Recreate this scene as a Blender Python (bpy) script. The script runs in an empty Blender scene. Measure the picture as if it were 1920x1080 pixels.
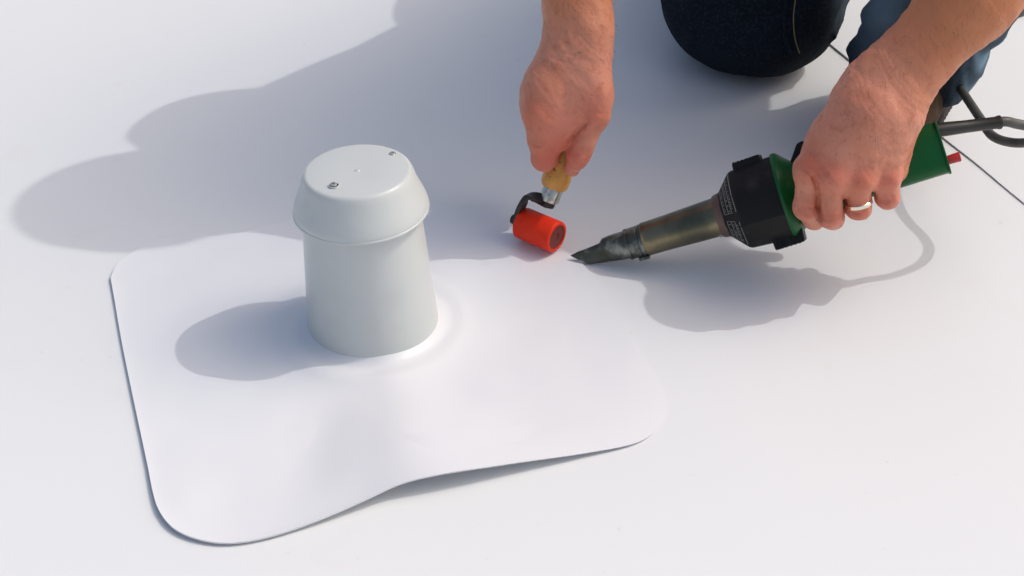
import bpy, bmesh, math, random
import numpy as np
from mathutils import Vector, Matrix
from mathutils.noise import noise as pnoise
R = math.radians
random.seed(7); np.random.seed(7)
sc = bpy.context.scene
C = sc.collection

# ------------------------------------------------------------------ camera, sky, sun, exposure
CAM_H, PITCH, FPX = 0.71, R(35.0), 2750.0
cam = bpy.data.objects.new('camera', bpy.data.cameras.new('camera')); C.objects.link(cam)
cam.location = (0, 0, CAM_H); cam.rotation_euler = (R(90) - PITCH, 0, 0)
cam.data.sensor_width = 36; cam.data.lens = 36 * FPX / 1920
cam.data.clip_start = .02; cam.data.clip_end = 400
sc.camera = cam
SUN = Vector((0.77, 0.170, 1.0)).normalized()
world = bpy.data.worlds.new('World'); sc.world = world; world.use_nodes = True
wn = world.node_tree; bg = wn.nodes['Background']
sky = wn.nodes.new('ShaderNodeTexSky'); sky.sky_type = 'NISHITA'; sky.sun_disc = False
sky.sun_elevation = math.asin(SUN.z); sky.sun_rotation = math.atan2(SUN.x, SUN.y)
sky.air_density = 1.0; sky.dust_density = 5.5; sky.ozone_density = 1.0
wn.links.new(sky.outputs[0], bg.inputs[0]); bg.inputs[1].default_value = .15
sun = bpy.data.objects.new('sun', bpy.data.lights.new('sun', 'SUN')); C.objects.link(sun)
sun.data.energy = 1.02; sun.data.angle = R(.6); sun.data.color = (1, .985, .96)
sun.rotation_euler = SUN.to_track_quat('Z', 'Y').to_euler()
sc.view_settings.view_transform = 'Standard'; sc.view_settings.look = 'None'
sc.view_settings.gamma = 1; sc.view_settings.use_curve_mapping = False
sc.view_settings.exposure = -.03

ct, st = math.cos(PITCH), math.sin(PITCH)
def P(px, py, Y):
    """point of the world at distance Y from the photographer seen at pixel px,py of the photograph"""
    t = (540 - py) / FPX
    d = Y * (st - t * ct) / (ct + t * st)
    dep = Y * ct + d * st
    return np.array(((px - 960) / FPX * dep, Y, CAM_H - d))
def G(px, py, z=0.0):
    a = PITCH + math.atan((py - 540) / FPX)
    Y = (CAM_H - z) / math.tan(a)
    return P(px, py, Y)

# ------------------------------------------------------------------ materials
def mat(name, col, rough=.5, metal=0, bump=None, spec=.5, vary=None, sss=None, coat=0, attr=None):
    """col base colour; vary=[(scale, amount, colour2)...]; bump=[(scale, strength, dist)...]"""
    m = bpy.data.materials.new(name); m.use_nodes = True
    n = m.node_tree.nodes; l = m.node_tree.links; b = n['Principled BSDF']
    tc = n.new('ShaderNodeTexCoord')
    b.inputs['Roughness'].default_value = rough; b.inputs['Metallic'].default_value = metal
    b.inputs['Specular IOR Level'].default_value = spec
    b.inputs['Coat Weight'].default_value = coat
    out = n.new('ShaderNodeRGB'); out.outputs[0].default_value = (*col, 1); cur = out.outputs[0]
    for v in (vary or []):
        sc_, lo, hi, c2, det = v
        t = n.new('ShaderNodeTexNoise'); t.inputs['Scale'].default_value = sc_; t.inputs['Detail'].default_value = det
        l.new(tc.outputs['Object'], t.inputs['Vector'])
        r = n.new('ShaderNodeMapRange'); r.inputs[1].default_value = lo; r.inputs[2].default_value = hi
        l.new(t.outputs[0], r.inputs[0])
        mx = n.new('ShaderNodeMix'); mx.data_type = 'RGBA'; l.new(r.outputs[0], mx.inputs[0])
        l.new(cur, mx.inputs[6]); mx.inputs[7].default_value = (*c2, 1); cur = mx.outputs[2]
    for an, c2 in (attr or []):
        a = n.new('ShaderNodeAttribute'); a.attribute_name = an
        mx = n.new('ShaderNodeMix'); mx.data_type = 'RGBA'; l.new(a.outputs['Fac'], mx.inputs[0])
        l.new(cur, mx.inputs[6]); mx.inputs[7].default_value = (*c2, 1); cur = mx.outputs[2]
    l.new(cur, b.inputs['Base Color'])
    prev = None
    for s_, st_, di, det in (bump or []):
        t = n.new('ShaderNodeTexNoise'); t.inputs['Scale'].default_value = s_; t.inputs['Detail'].default_value = det
        l.new(tc.outputs['Object'], t.inputs['Vector'])
        bp = n.new('ShaderNodeBump'); bp.inputs['Strength'].default_value = st_; bp.inputs['Distance'].default_value = di
        l.new(t.outputs[0], bp.inputs['Height'])
        if prev: l.new(prev.outputs[0], bp.inputs['Normal'])
        prev = bp
    if prev: l.new(prev.outputs[0], b.inputs['Normal'])
    if sss:
        b.inputs['Subsurface Weight'].default_value = sss
        b.inputs['Subsurface Radius'].default_value = (1, .35, .2); b.inputs['Subsurface Scale'].default_value = .004
    m['b'] = 1
    return m
M = {}
M['roof'] = mat('white_membrane', (.79, .805, .79), .46, spec=.35,
    vary=[(.9, .35, .7, (.765, .775, .785), 3), (14, .62, .80, (.765, .765, .745), 6), (90, .72, .80, (.73, .73, .70), 2)],
    bump=[(3.5, .25, .004, 3), (900, .10, .0004, 2), (60, .06, .001, 4)])
M['patch'] = mat('white_patch_membrane', (.79, .803, .806), .34, spec=.45,
    vary=[(2.2, .35, .7, (.78, .775, .79), 3), (30, .68, .82, (.75, .75, .74), 5)],
    bump=[(9, .22, .003, 3), (700, .05, .0003, 2)])
M['patch_under'] = mat('patch_underside', (.42, .43, .40), .7)
M['vent'] = mat('pale_grey_plastic', (.60, .63, .61), .30, spec=.5,
    vary=[(25, .55, .8, (.56, .59, .57), 5)], bump=[(420, .03, .0004, 2)])
M['screw'] = mat('screw_metal', (.50, .50, .48), .45, .6, vary=[(300, .45, .6, (.3, .3, .29), 3)])
M['hole_shade'] = mat('recess_shade', (.02, .02, .02), .8)  # shade inside the screw recesses, as a flat colour
M['wood'] = mat('yellow_wood', (.68, .32, .05), .38, vary=[(60, .40, .72, (.44, .17, .025), 5)], coat=.15)
M['knot'] = mat('wood_knot', (.13, .045, .015), .45)
M['chrome'] = mat('ferrule_metal', (.60, .58, .54), .25, 1, vary=[(200, .5, .7, (.35, .33, .3), 3)])
M['blacksteel'] = mat('black_steel', (.018, .019, .019), .42, 0, bump=[(500, .15, .0004, 3)])
M['red'] = mat('red_silicone', (.82, .034, .006), .5, spec=.25, vary=[(70, .55, .8, (.66, .02, .008), 4)], bump=[(600, .12, .0004, 2)])
M['maroon'] = mat('roller_core', (.16, .022, .015), .55)
M['redknob'] = mat('red_knob', (.55, .03, .03), .4)
M['green'] = mat('green_plastic', (.004, .10, .022), .38, spec=.3, vary=[(40, .55, .75, (.006, .07, .02), 4)], bump=[(600, .05, .0003, 2)])
M['housing'] = mat('black_plastic', (.0075, .0075, .007), .5, spec=.25, vary=[(50, .55, .8, (.03, .028, .026), 5)], bump=[(700, .08, .0003, 2)])
M['print'] = mat('grey_print', (.30, .30, .28), .6)
M['barrel'] = mat('heat_tinted_steel', (.25, .215, .135), .34, 1,
    vary=[(22, .42, .62, (.13, .125, .085), 4), (50, .6, .75, (.34, .27, .17), 5)], bump=[(180, .12, .0006, 4)])
M['nozzle'] = mat('burnt_nozzle_steel', (.085, .095, .08), .42, .85,
    vary=[(75, .48, .66, (.30, .31, .28), 6), (30, .55, .7, (.05, .05, .035), 4)], bump=[(140, .45, .0014, 5)])
M['ringring'] = mat('brown_ring', (.16, .10, .08), .5, .4)
M['rubber'] = mat('black_rubber', (.030, .028, .022), .38, bump=[(500, .1, .0004, 2)])
M['cord'] = mat('grey_cord', (.085, .082, .07), .5, vary=[(60, .45, .7, (.05, .048, .04), 4)])
M['skin'] = mat('skin', (.68, .28, .18), .45, spec=.38, sss=.18,
    vary=[(28, .40, .70, (.61, .215, .122), 4), (130, .54, .78, (.54, .18, .10), 3), (520, .64, .78, (.42, .14, .07), 2)],
    attr=[('tan', (.55, .20, .080)), ('red', (.60, .11, .07))],
    bump=[(70, .35, .0016, 5), (420, .55, .0007, 4)])
M['hair'] = mat('brown_hair', (.07, .035, .018), .5)
M['armhair'] = mat('arm_hair', (.16, .07, .03), .5)
M['nail'] = mat('nail', (.66, .40, .30), .28, coat=.3)
M['gold'] = mat('gold_ring', (.82, .76, .60), .2, 1)
M['denim'] = mat('denim', (.0085, .0135, .021), .9, spec=.12,
    vary=[(14, .45, .75, (.006, .010, .0145), 4), (330, .5, .75, (.020, .030, .042), 2), (11, .52, .72, (.016, .026, .036), 5)],
    attr=[('fade', (.20, .30, .38))],  # hem fade, plus the painted light on the knee edge
    bump=[(34, .8, .004, 5), (800, .6, .0006, 2)])
M['thread'] = mat('seam_thread', (.20, .17, .10), .8)
M['shirt'] = mat('white_shirt', (.80, .80, .78), .9, vary=[(20, .4, .7, (.74, .74, .72), 3)], bump=[(30, .4, .006, 3)])  # unseen cloth, kept white to brighten the shade under the worker
M['boot'] = mat('brown_boot_leather', (.060, .036, .020), .85, spec=.1, vary=[(60, .5, .75, (.10, .07, .045), 5)], bump=[(120, .5, .002, 5)])
M['sole'] = mat('boot_sole', (.03, .027, .022), .8)
M['lace'] = mat('boot_lace', (.20, .09, .06), .8)
def weave(m, scale):
    n = m.node_tree.nodes; l = m.node_tree.links
# ------------------------------------------------------------------ object helpers
def link(name, me, m=None, parent=None):
    o = bpy.data.objects.new(name, me); C.objects.link(o)
    if m is not None: me.materials.append(m)
    if parent is not None: o.parent = parent
    return o
def empty(name, loc=(0, 0, 0)):
    o = bpy.data.objects.new(name, None); C.objects.link(o); o.empty_display_size = .05; o.location = loc
    return o
def tag(o, label, cat, group=None):
    o['label'] = label; o['category'] = cat
    if group: o['group'] = group
def mesh(name, verts, faces, m=None, parent=None, smooth=True):
    me = bpy.data.meshes.new(name); me.from_pydata([tuple(map(float, v)) for v in verts], [], faces); me.update()
    if smooth: me.polygons.foreach_set('use_smooth', [True] * len(me.polygons))
    o = link(name, me, m, parent)
    if parent is not None: o.matrix_parent_inverse = Matrix.Translation(-parent.location)
    return o
def bevel(o, w, seg=2, ang=30):
    b = o.modifiers.new('bevel', 'BEVEL'); b.width = w; b.segments = seg; b.limit_method = 'ANGLE'; b.angle_limit = R(ang)
    return o
def autosmooth(o, ang=35):
    me = o.data; bm = bmesh.new(); bm.from_mesh(me)
    for e in bm.edges:
        e.smooth = not (len(e.link_faces) == 2 and e.calc_face_angle() > R(ang))
    bmesh.ops.recalc_face_normals(bm, faces=bm.faces)
    bm.to_mesh(me); bm.free(); return o
def frame(a, b, up=(0, 0, 1)):
    z = np.array(b, float) - np.array(a, float); z /= np.linalg.norm(z)
    x = np.cross(up, z)
    if np.linalg.norm(x) < 1e-5: x = np.cross((0, 1, 0), z)
    x /= np.linalg.norm(x); y = np.cross(z, x)
    return x, y, z
def lathe(name, a, b, prof, m, parent=None, seg=48, up=(0, 0, 1), sharp=35, shape=None, caps=True):
    """revolve (distance along a->b, radius) profile; shape(theta, i) scales the radius"""
    x, y, z = frame(a, b, up); a = np.array(a, float); vs = []; fs = []
    for i, (h, r) in enumerate(prof):
        for k in range(seg):
            t = 2 * math.pi * k / seg; rr = r * (shape(t, h) if shape else 1)
            vs.append(a + z * h + x * rr * math.cos(t) + y * rr * math.sin(t))
    n = len(prof)
    for i in range(n - 1):
        for k in range(seg):
            k2 = (k + 1) % seg
            fs.append((i * seg + k, i * seg + k2, (i + 1) * seg + k2, (i + 1) * seg + k))
    if caps: fs.append(tuple(range(seg))[::-1]); fs.append(tuple((n - 1) * seg + k for k in range(seg)))
    return autosmooth(mesh(name, vs, fs, m, parent), sharp)
def catmull(pts, n=12):
    pts = [np.array(p, float) for p in pts]; q = [2 * pts[0] - pts[1]] + pts + [2 * pts[-1] - pts[-2]]; out = []
    for i in range(1, len(q) - 2):
        for j in range(n):
            t = j / n
            out.append(.5 * ((2 * q[i]) + (-q[i-1] + q[i+1]) * t + (2*q[i-1] - 5*q[i] + 4*q[i+1] - q[i+2]) * t*t + (-q[i-1] + 3*q[i] - 3*q[i+1] + q[i+2]) * t**3))
    out.append(pts[-1]); return out
def tube(name, pts, r, m, parent=None, seg=12, n=10, spline=True):
    pts = catmull(pts, n) if spline else [np.array(p, float) for p in pts]
    vs = []; fs = []; px = None
    for i, p in enumerate(pts):
        t = pts[min(i+1, len(pts)-1)] - pts[max(i-1, 0)]; t /= np.linalg.norm(t)
        if px is None:
            px = np.cross((0, 0, 1), t)
            if np.linalg.norm(px) < 1e-3: px = np.cross((0, 1, 0), t)
        px = px - t * px.dot(t); px /= np.linalg.norm(px); py = np.cross(t, px)
        rr = r(i / (len(pts) - 1)) if callable(r) else r
        for k in range(seg):
            a = 2 * math.pi * k / seg; vs.append(p + (px * math.cos(a) + py * math.sin(a)) * rr)
    for i in range(len(pts) - 1):
        for k in range(seg):
            k2 = (k+1) % seg; fs.append((i*seg+k, i*seg+k2, (i+1)*seg+k2, (i+1)*seg+k))
    fs.append(tuple(range(seg))[::-1]); fs.append(tuple((len(pts)-1)*seg+k for k in range(seg)))
    return autosmooth(mesh(name, vs, fs, m, parent), 60)
def prism(name, org, x, y, z, outline, depth, m, parent=None, bev=.0006):
    """outline in (x,y), extruded along z by depth"""
    x, y, z = map(np.array, (x, y, z)); org = np.array(org, float); n = len(outline)
    vs = [org + x*u + y*v for u, v in outline] + [org + x*u + y*v + z*depth for u, v in outline]
    fs = [tuple(range(n)), tuple(range(n, 2*n))[::-1]] + [(i, i+n, (i+1) % n + n, (i+1) % n) for i in range(n)]
    o = mesh(name, vs, fs, m, parent, smooth=False)
    bm = bmesh.new(); bm.from_mesh(o.data); bmesh.ops.recalc_face_normals(bm, faces=bm.faces); bm.to_mesh(o.data); bm.free()
    if bev: bevel(o, bev)
    return o

# ------------------------------------------------------------------ signed distance bodies -> one continuous mesh
def cap(a, b, r1, r2=None, flat=None, ax=None):
    return ('c', np.array(a, np.float32), np.array(b, np.float32), r1, r1 if r2 is None else r2, flat, ax)
def sdcap(X, Y, Z, c):
    _, a, b, r1, r2, flat, ax = c
    px, py, pz = X - a[0], Y - a[1], Z - a[2]
    if flat is not None:
        ax = np.array(ax, np.float32); ax = ax / np.linalg.norm(ax); s = 1 / flat - 1
        ba = b - a; dd = (px*ax[0] + py*ax[1] + pz*ax[2]) * s
        px, py, pz = px + ax[0]*dd, py + ax[1]*dd, pz + ax[2]*dd
        ba = ba + ax * float(ba.dot(ax)) * s
    else: ba = b - a
    L = float(ba.dot(ba)) + 1e-12
    t = np.clip((px*ba[0] + py*ba[1] + pz*ba[2]) / L, 0, 1)
    d = np.sqrt((px - t*ba[0])**2 + (py - t*ba[1])**2 + (pz - t*ba[2])**2) - (r1 + (r2 - r1) * t)
    return d * (flat if flat else 1)
def smin(a, b, k):
    h = np.maximum(k - np.abs(a - b), 0) / k
    return np.minimum(a, b) - h*h*k*.25
def smax(a, b, k): return -smin(-a, -b, k)
def blend(X, Y, Z, prims, k):
    d = None
    for c in prims:
        e = sdcap(X, Y, Z, c); d = e if d is None else smin(d, e, k)
    return d
def surfnet(fn, lo, hi, h):
    lo = np.array(lo); hi = np.array(hi); n = np.ceil((hi - lo) / h).astype(int) + 1
    xs, ys, zs = [np.float32(lo[i] + h * np.arange(n[i])) for i in range(3)]
    # coarse pass picks the blocks the surface runs through
    B = 12; D = np.full(tuple(n), 1.0, np.float32)
    for i in range(0, n[0], B):
        for j in range(0, n[1], 2*B):
            for k in range(0, n[2], 2*B):
                sx, sy, sz = xs[i:i+B], ys[j:j+2*B], zs[k:k+2*B]
                cx, cy, cz = [np.array([[[s[len(s)//2]]]], np.float32) for s in (sx, sy, sz)]
                d0 = float(fn(cx, cy, cz).ravel()[0]); rad = h * B * 1.75
                if abs(d0) > rad * 1.25 + .02:
                    D[i:i+B, j:j+2*B, k:k+2*B] = d0
                else:
                    D[i:i+B, j:j+2*B, k:k+2*B] = fn(sx[:, None, None], sy[None, :, None], sz[None, None, :])
    s = D < 0
    c = [s[i:n[0]-1+i, j:n[1]-1+j, k:n[2]-1+k] for i in (0, 1) for j in (0, 1) for k in (0, 1)]
    cnt = sum(q.astype(np.int8) for q in c); act = (cnt > 0) & (cnt < 8)
    idx = np.argwhere(act); vid = np.full(act.shape, -1, np.int32); vid[act] = np.arange(len(idx))
    acc = np.zeros((len(idx), 3)); w = np.zeros(len(idx))
    cor = [(i, j, k) for i in (0, 1) for j in (0, 1) for k in (0, 1)]
    for a in cor:
        for ax in range(3):
            if a[ax] == 1: continue
            b = list(a); b[ax] = 1
            da = D[idx[:, 0]+a[0], idx[:, 1]+a[1], idx[:, 2]+a[2]]; db = D[idx[:, 0]+b[0], idx[:, 1]+b[1], idx[:, 2]+b[2]]
            cr = (da < 0) != (db < 0); t = np.where(cr, da / np.where(cr, da - db, 1), 0)
            p = np.array(a, float)[None, :] + 0.0; p = np.repeat(p, len(idx), 0); p[:, ax] += t
            acc[cr] += p[cr]; w[cr] += 1
    V = lo + h * (idx + acc / w[:, None])
    F = []
    for ax in range(3):
        u, v = (ax+1) % 3, (ax+2) % 3
        sl0 = [slice(None)]*3; sl1 = [slice(None)]*3; sl0[ax] = slice(0, n[ax]-1); sl1[ax] = slice(1, n[ax])
        a0, a1 = s[tuple(sl0)], s[tuple(sl1)]; e = np.argwhere(a0 != a1)
        e = e[(e[:, u] > 0) & (e[:, v] > 0) & (e[:, u] < n[u]-1) & (e[:, v] < n[v]-1)]
        q = []
        for du, dv in ((1, 1), (0, 1), (0, 0), (1, 0)):
            f = e.copy(); f[:, u] -= du; f[:, v] -= dv; q.append(vid[f[:, 0], f[:, 1], f[:, 2]])
        q = np.stack(q, 1); ins = s[e[:, 0], e[:, 1], e[:, 2]]; q[~ins] = q[~ins][:, ::-1]
        F.append(q)
    F = np.concatenate(F); F = F[(F >= 0).all(1)]
    return V, F
def merge(parts):
    V = []; F = []; o = 0
    for v, f in parts: V.append(v); F.append(f + o); o += len(v)
    return np.concatenate(V), np.concatenate(F)
def npmesh(name, V, F, m, parent=None, attrs=None):
    me = bpy.data.meshes.new(name); me.vertices.add(len(V)); me.vertices.foreach_set('co', np.float32(V).ravel())
    me.loops.add(F.size); me.loops.foreach_set('vertex_index', np.int32(F).ravel())
    me.polygons.add(len(F)); me.polygons.foreach_set('loop_start', np.arange(0, F.size, 4, dtype=np.int32))
    me.polygons.foreach_set('loop_total', np.full(len(F), 4, np.int32)); me.update(calc_edges=True); me.validate()
    me.polygons.foreach_set('use_smooth', [True] * len(me.polygons))
    for an, val in (attrs or {}).items():
        a = me.attributes.new(an, 'FLOAT', 'POINT'); a.data.foreach_set('value', np.float32(val))
    o = link(name, me, m, parent)
    if parent is not None: o.matrix_parent_inverse = Matrix.Translation(-parent.location)
    return o

# ------------------------------------------------------------------ roof membrane (ground)
def gz(x, y):
    return .0007 * math.sin(5.1*x + 2*y + 1) + .0006 * math.sin(3.3*y - 4.2*x) + .0004 * math.sin(11*x + 3*y)
S0, S1 = G(1535, 68), G(1920, 385)          # the lap seam on the roof
sd = (S1 - S0)[:2]; sd /= np.linalg.norm(sd); sn = np.array((-sd[1], sd[0]))   # points up-right, away from the camera
if sn[1] < 0: sn = -sn
ax_ = sorted(set([round(v, 4) for v in np.linspace(-2, 2.6, 93)] + [-60, -20, -8, -4, 4, 8, 20, 60]))
ay_ = sorted(set([round(v, 4) for v in np.linspace(-.6, 3.2, 77)] + [-60, -20, -8, -3, 5, 10, 25, 60]))
vs = [(x, y, gz(x, y)) for y in ay_ for x in ax_]; nx = len(ax_)
fs = [(j*nx+i, j*nx+i+1, (j+1)*nx+i+1, (j+1)*nx+i) for j in range(len(ay_)-1) for i in range(nx-1)]
roof = mesh('roof_membrane', vs, fs, M['roof']); roof['kind'] = 'structure'
# upper lapped sheet beyond the seam: 2 mm thick, edge a touch wavy
vs = []; fs = []
us = sorted(list(np.linspace(-1.0, 1.6, 131)) + [-30, -10, -4, 4, 10, 30]); ws = [0, .004, .03, .1, .3, .6, 1, 2, 4, 10, 30]
for u in us:
    e = .0006 * math.sin(u * 23) + .0004 * math.sin(u * 61 + 2)
    x, y = S0[0] + sd[0]*u + sn[0]*e, S0[1] + sd[1]*u + sn[1]*e
    vs.append((x, y, gz(x, y) + .0004));
    for w in ws:
        xx, yy = x + sn[0]*w, y + sn[1]*w
        vs.append((xx, yy, gz(xx, yy) + .0019 + .0004*math.sin(u*9+1)*math.exp(-w/.05)))
nw = len(ws) + 1
for i in range(len(us)-1):
    for j in range(nw-1): fs.append((i*nw+j, (i+1)*nw+j, (i+1)*nw+j+1, i*nw+j+1))
lap = mesh('roof_membrane_lap', vs, fs, M['roof']); lap['kind'] = 'structure'; autosmooth(lap, 40)

# ------------------------------------------------------------------ vent
VB = G(701, 617); VX, VY = VB[0], VB[1]
vent = empty('roof_vent', (VX, VY, .003)); tag(vent, 'pale grey plastic roof vent pipe with a flared round cap, standing through the white patch', 'roof vent')
A = (VX, VY, .0); VT = (VX - .030, VY, 1)
lathe('vent_pipe', A, VT, [(.002, .0527), (.004, .0529), (.03, .0512), (.06, .0492), (.10, .0464), (.127, .0448), (.127, .0425), (.004, .049)], M['vent'], vent, 96, caps=False)
capo = lathe('cap', A, VT, [(0.118, 0.0494), (0.1160, 0.0492), (0.1150, 0.0497), (0.1150, 0.0519), (0.1154, 0.0523), (0.1166, 0.0523), (0.1171, 0.0518), (0.119, 0.0518), (0.1225, 0.0508), (0.1295, 0.048), (0.137, 0.0447), (0.143, 0.0432), (0.1463, 0.0418), (0.1479, 0.0409), (0.1489, 0.0396), (0.1492, 0.038), (0.1492, 0.012), (0.149, 0.0025), (0.1496, 0.0016), (0.1496, 0.0004), (0.146, 0.0004), (0.146, 0.0385), (0.1345, 0.044), (0.118, 0.0494)], M['vent'], vent, 96, sharp=28, caps=False)
def along(px, py, z):  # ground frame point at given height
    return G(px, py, z)
for (px, py) in ((626, 348), (737, 290)):
    p = G(px, py, .1492); b_ = (p[0], p[1], .1489)
    lathe('screw_hole', b_, (p[0], p[1], 1), [(0, .0042), (.0007, .0041), (.0010, .0038), (.0010, .0036), (.0006, .0034), (.0004, .0033)], M['vent'], vent, 28, caps=False)
    lathe('recess_shade_disc', b_, (p[0], p[1], 1), [(.0001, .0034), (.0005, .0034)], M['hole_shade'], vent, 24)  # dark disc on the solid cap top, stands for the recess in shade
    s = lathe('screw', (p[0] - .0004, p[1] + .0005, .1489), (p[0], p[1], 1), [(.0, .0028), (.0010, .0028), (.0017, .0022), (.0019, .0012), (.0010, .0009), (.0010, .0001)], M['screw'], vent, 24)
# little snap tabs that hold the cap above the pipe
for k, a in enumerate((R(190), R(10), R(98))):
    c = np.array((VX - .0034, VY, .1125)); x = np.array((math.cos(a), math.sin(a), 0)); y = np.array((-math.sin(a), math.cos(a), 0))
    prism('cap_tab', c + x*.0448 - y*.004, x, y, (0, 0, 1), [(0, 0), (.0068, 0), (.0068, .008), (0, .008)], .006, M['vent'], vent, .0005)

# ------------------------------------------------------------------ patch
out_px = [(208, 525), (216, 570), (228, 640), (244, 720), (262, 805), (278, 880), (289, 935), (302, 970), (328, 1000), (372, 1019), (430, 1026),
    (500, 1016), (590, 990), (680, 960), (750, 938), (820, 925), (900, 908), (1000, 884), (1095, 861), (1190, 836), (1232, 806), (1250, 765), (1238, 726),
    (1210, 682), (1178, 628), (1140, 560), (1105, 510), (1070, 478), (1030, 452), (975, 422), (900, 398), (830, 390), (760, 392), (690, 396), (620, 403), (560, 416), (490, 433), (425, 447), (360, 448), (305, 454), (258, 474), (222, 500)]
ring = catmull([G(*p) for p in out_px] + [G(*out_px[0])], 10)[:-1]
ring = np.array(ring)
def arcparam(px, py):
    g = G(px, py); return int(np.argmin(((ring - g)**2).sum(1)))
NB = len(ring); i_l0, i_l1 = arcparam(1200, 830), arcparam(1060, 470)   # welded stretch
def weld(i):   # 1 where welded flat, 0 where loose
    def sm(t): t = min(1, max(0, t)); return t*t*(3-2*t)
    return sm((i - i_l0 + 70) / 90) * sm((i_l1 + 30 - i) / 60) if i < NB - 2 else 0
bumpc = arcparam(835, 925); i_c = arcparam(1200, 665)
def lift(i):
    d = (i - bumpc); s = 30 if d < 0 else 34
    e = .0135 * math.exp(-(d / (s*.75))**2)
    ls = arcparam(300, 975); d2 = i - ls
    return e + .0016 * math.exp(-(d2/22)**2)
rings = [.0523, .0536, .0552, .057, .059, .062, .066, .0705, .075, .079, .083, .088, .095, .105]
NR = 34; vs = []; rows = []
cv = np.array((VX, VY))
for i in range(NB):
    e = ring[i][:2]; d = e - cv; L = np.linalg.norm(d); d /= L; row = []
    rr = rings + [rings[-1] + (L - rings[-1]) * ((k+1) / NR) ** .8 for k in range(NR)]
    w = weld(i); lf = lift(i); w2 = min(1, max(0, (i_c - i) / 40)) if i < i_l1 else 0
    for r in rr:
        x, y = cv + d * r; edge = L - r
        z = gz(x, y) + .0022 - (.0009 + .0009 * w2) * w * math.exp(-edge/(.02 + .015*w2))
        t = (r - .0523)
        ang = math.atan2(d[1], d[0])
        fw = .0155 + .004 * math.sin(ang*2+.6) + .002*math.sin(5*ang)
        if t < fw: z += .0062 * (1 - t/fw)**2.2
        z += .0024 * math.exp(-((r - .071 - .002*math.sin(3*ang)) / .0085)**2)       # welded collar bead
        z += .0018 * (1 / (1 + math.exp((r - .092 - .004*math.sin(2*ang+1)) / .005)))    # flange under the sheet
        z += lf * math.exp(-(edge / .085)**1.6)
        z += (1 - w) * .0009 * math.exp(-edge / .006)
        # soft dents and buckles in the sheet
        px_, py_ = x - VX, y - VY
        z += .0045 * math.exp(-(((px_ + .035)/.030)**2 + ((py_ + .125)/.050)**2)) * (1 if r > .07 else 0) * -.5
        z += .0030 * math.exp(-(((px_ - .01)/.045)**2 + ((py_ + .150)/.060)**2))
        fade = min(1, edge / .03) * min(1, max(0, (r - .06) / .04))
        z += .0016 * fade * pnoise((x*9, y*9, 1.3)) + .0008 * fade * pnoise((x*26, y*26, 4.1)); z = max(z, gz(x, y) + .0013 - .0009*w2*w)
        row.append(len(vs)); vs.append((x, y, z))
    rows.append(row)
nr = len(rows[0]); fs = []
for i in range(NB):
    a, b = rows[i], rows[(i+1) % NB]
    for k in range(nr-1): fs.append((a[k], a[k+1], b[k+1], b[k]))
# edge thickness + underside
und = []
for i in range(NB):
    x, y, z = vs[rows[i][-1]]; w = weld(i); w2 = min(1, max(0, (i_c - i) / 40)); th = .0014 - (.0006 + .0006*w2) * w
    d = ring[i][:2] - cv; d /= np.linalg.norm(d)
    a = len(vs); vs.append((x, y, max(z - th, gz(x, y) + .0001)))
    x2, y2 = x - d[0]*.05, y - d[1]*.05; zi = vs[rows[i][-7]][2]
    vs.append((x2, y2, max(gz(x2, y2) + .0001, min(z, zi) - th - .001))); und.append((a, a+1))
for i in range(NB):
    a, b = und[i], und[(i+1) % NB]; e, f = rows[i][-1], rows[(i+1) % NB][-1]
    fs.append((e, a[0], b[0], f)); fs.append((a[0], a[1], b[1], b[0]))
patch = mesh('membrane_patch', vs, fs, M['patch']); autosmooth(patch, 60)
tag(patch, 'white rounded membrane patch around the vent with a lifted front edge', 'roofing patch')

# ------------------------------------------------------------------ seam roller
rol = empty('seam_roller', G(1010, 470)); tag(rol, 'red silicone seam roller with wooden handle held in the hand on the left', 'hand roller')
ra, rb = G(974, 448) + np.array((0, 0, 0)), G(1044, 478)
rc = (ra + rb) / 2; rd = rb - ra; rd[2] = 0; rd /= np.linalg.norm(rd); RR = .0142; zg = .0036
mid = P(1011, 433, 1.077); mid[2] = zg + RR
ra = mid - rd*.0195; rb = mid + rd*.0195
lathe('roller_sleeve', ra, rb, [(0, .0045), (0, .0128), (.0008, .0139), (.002, RR), (.037, RR), (.0385, .0138), (.039, .0128), (.039, .0112), (.0375, .0108)], M['red'], rol, 48, sharp=50)
lathe('roller_core', ra + rd*.0005, rb, [(0, .004), (.0, .0112), (.0378, .0112), (.0378, .0036), (.0372, .0034)], M['maroon'], rol, 40)
lathe('axle', ra - rd*.0105, rb, [(0, .0032), (.0008, .0044), (.0052, .0044), (.0058, .0030), (.045, .0030)], M['blacksteel'], rol, 24)
F0 = P(1026, 378, 1.090); F1 = P(1038, 350, 1.092); H1 = P(1100, 172, 1.115)
hd = (H1 - F1); hd /= np.linalg.norm(hd); F0 = F1 - hd * .0135
# flat steel strap from the axle nut, up over the roller, to the ferrule
ax0 = ra - rd*.004; J = F0 + hd*.001
pts = [ax0 + np.array((0, 0, -.006)), ax0 + np.array((0, 0, .004)), P(981, 381, 1.083), P(992, 370, 1.086), P(1008, 371, 1.086), J - hd*.003 + rd*.000]
sp = catmull(pts, 8); vsx = []; fsx = []
for i, p in enumerate(sp):
    t = sp[min(i+1, len(sp)-1)] - sp[max(i-1, 0)]; t /= np.linalg.norm(t)
    sidev = np.array((-rd[1], rd[0], 0)) ; nrm = np.cross(sidev, t); nrm /= np.linalg.norm(nrm); sidev = np.cross(t, nrm)
    wv = .0046; tv = .0021
    for a, b in ((1, 1), (-1, 1), (-1, -1), (1, -1)): vsx.append(p + sidev*wv*a + nrm*tv*b)
for i in range(len(sp)-1):
    for k in range(4): fsx.append((i*4+k, i*4+(k+1) % 4, (i+1)*4+(k+1) % 4, (i+1)*4+k))
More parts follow.
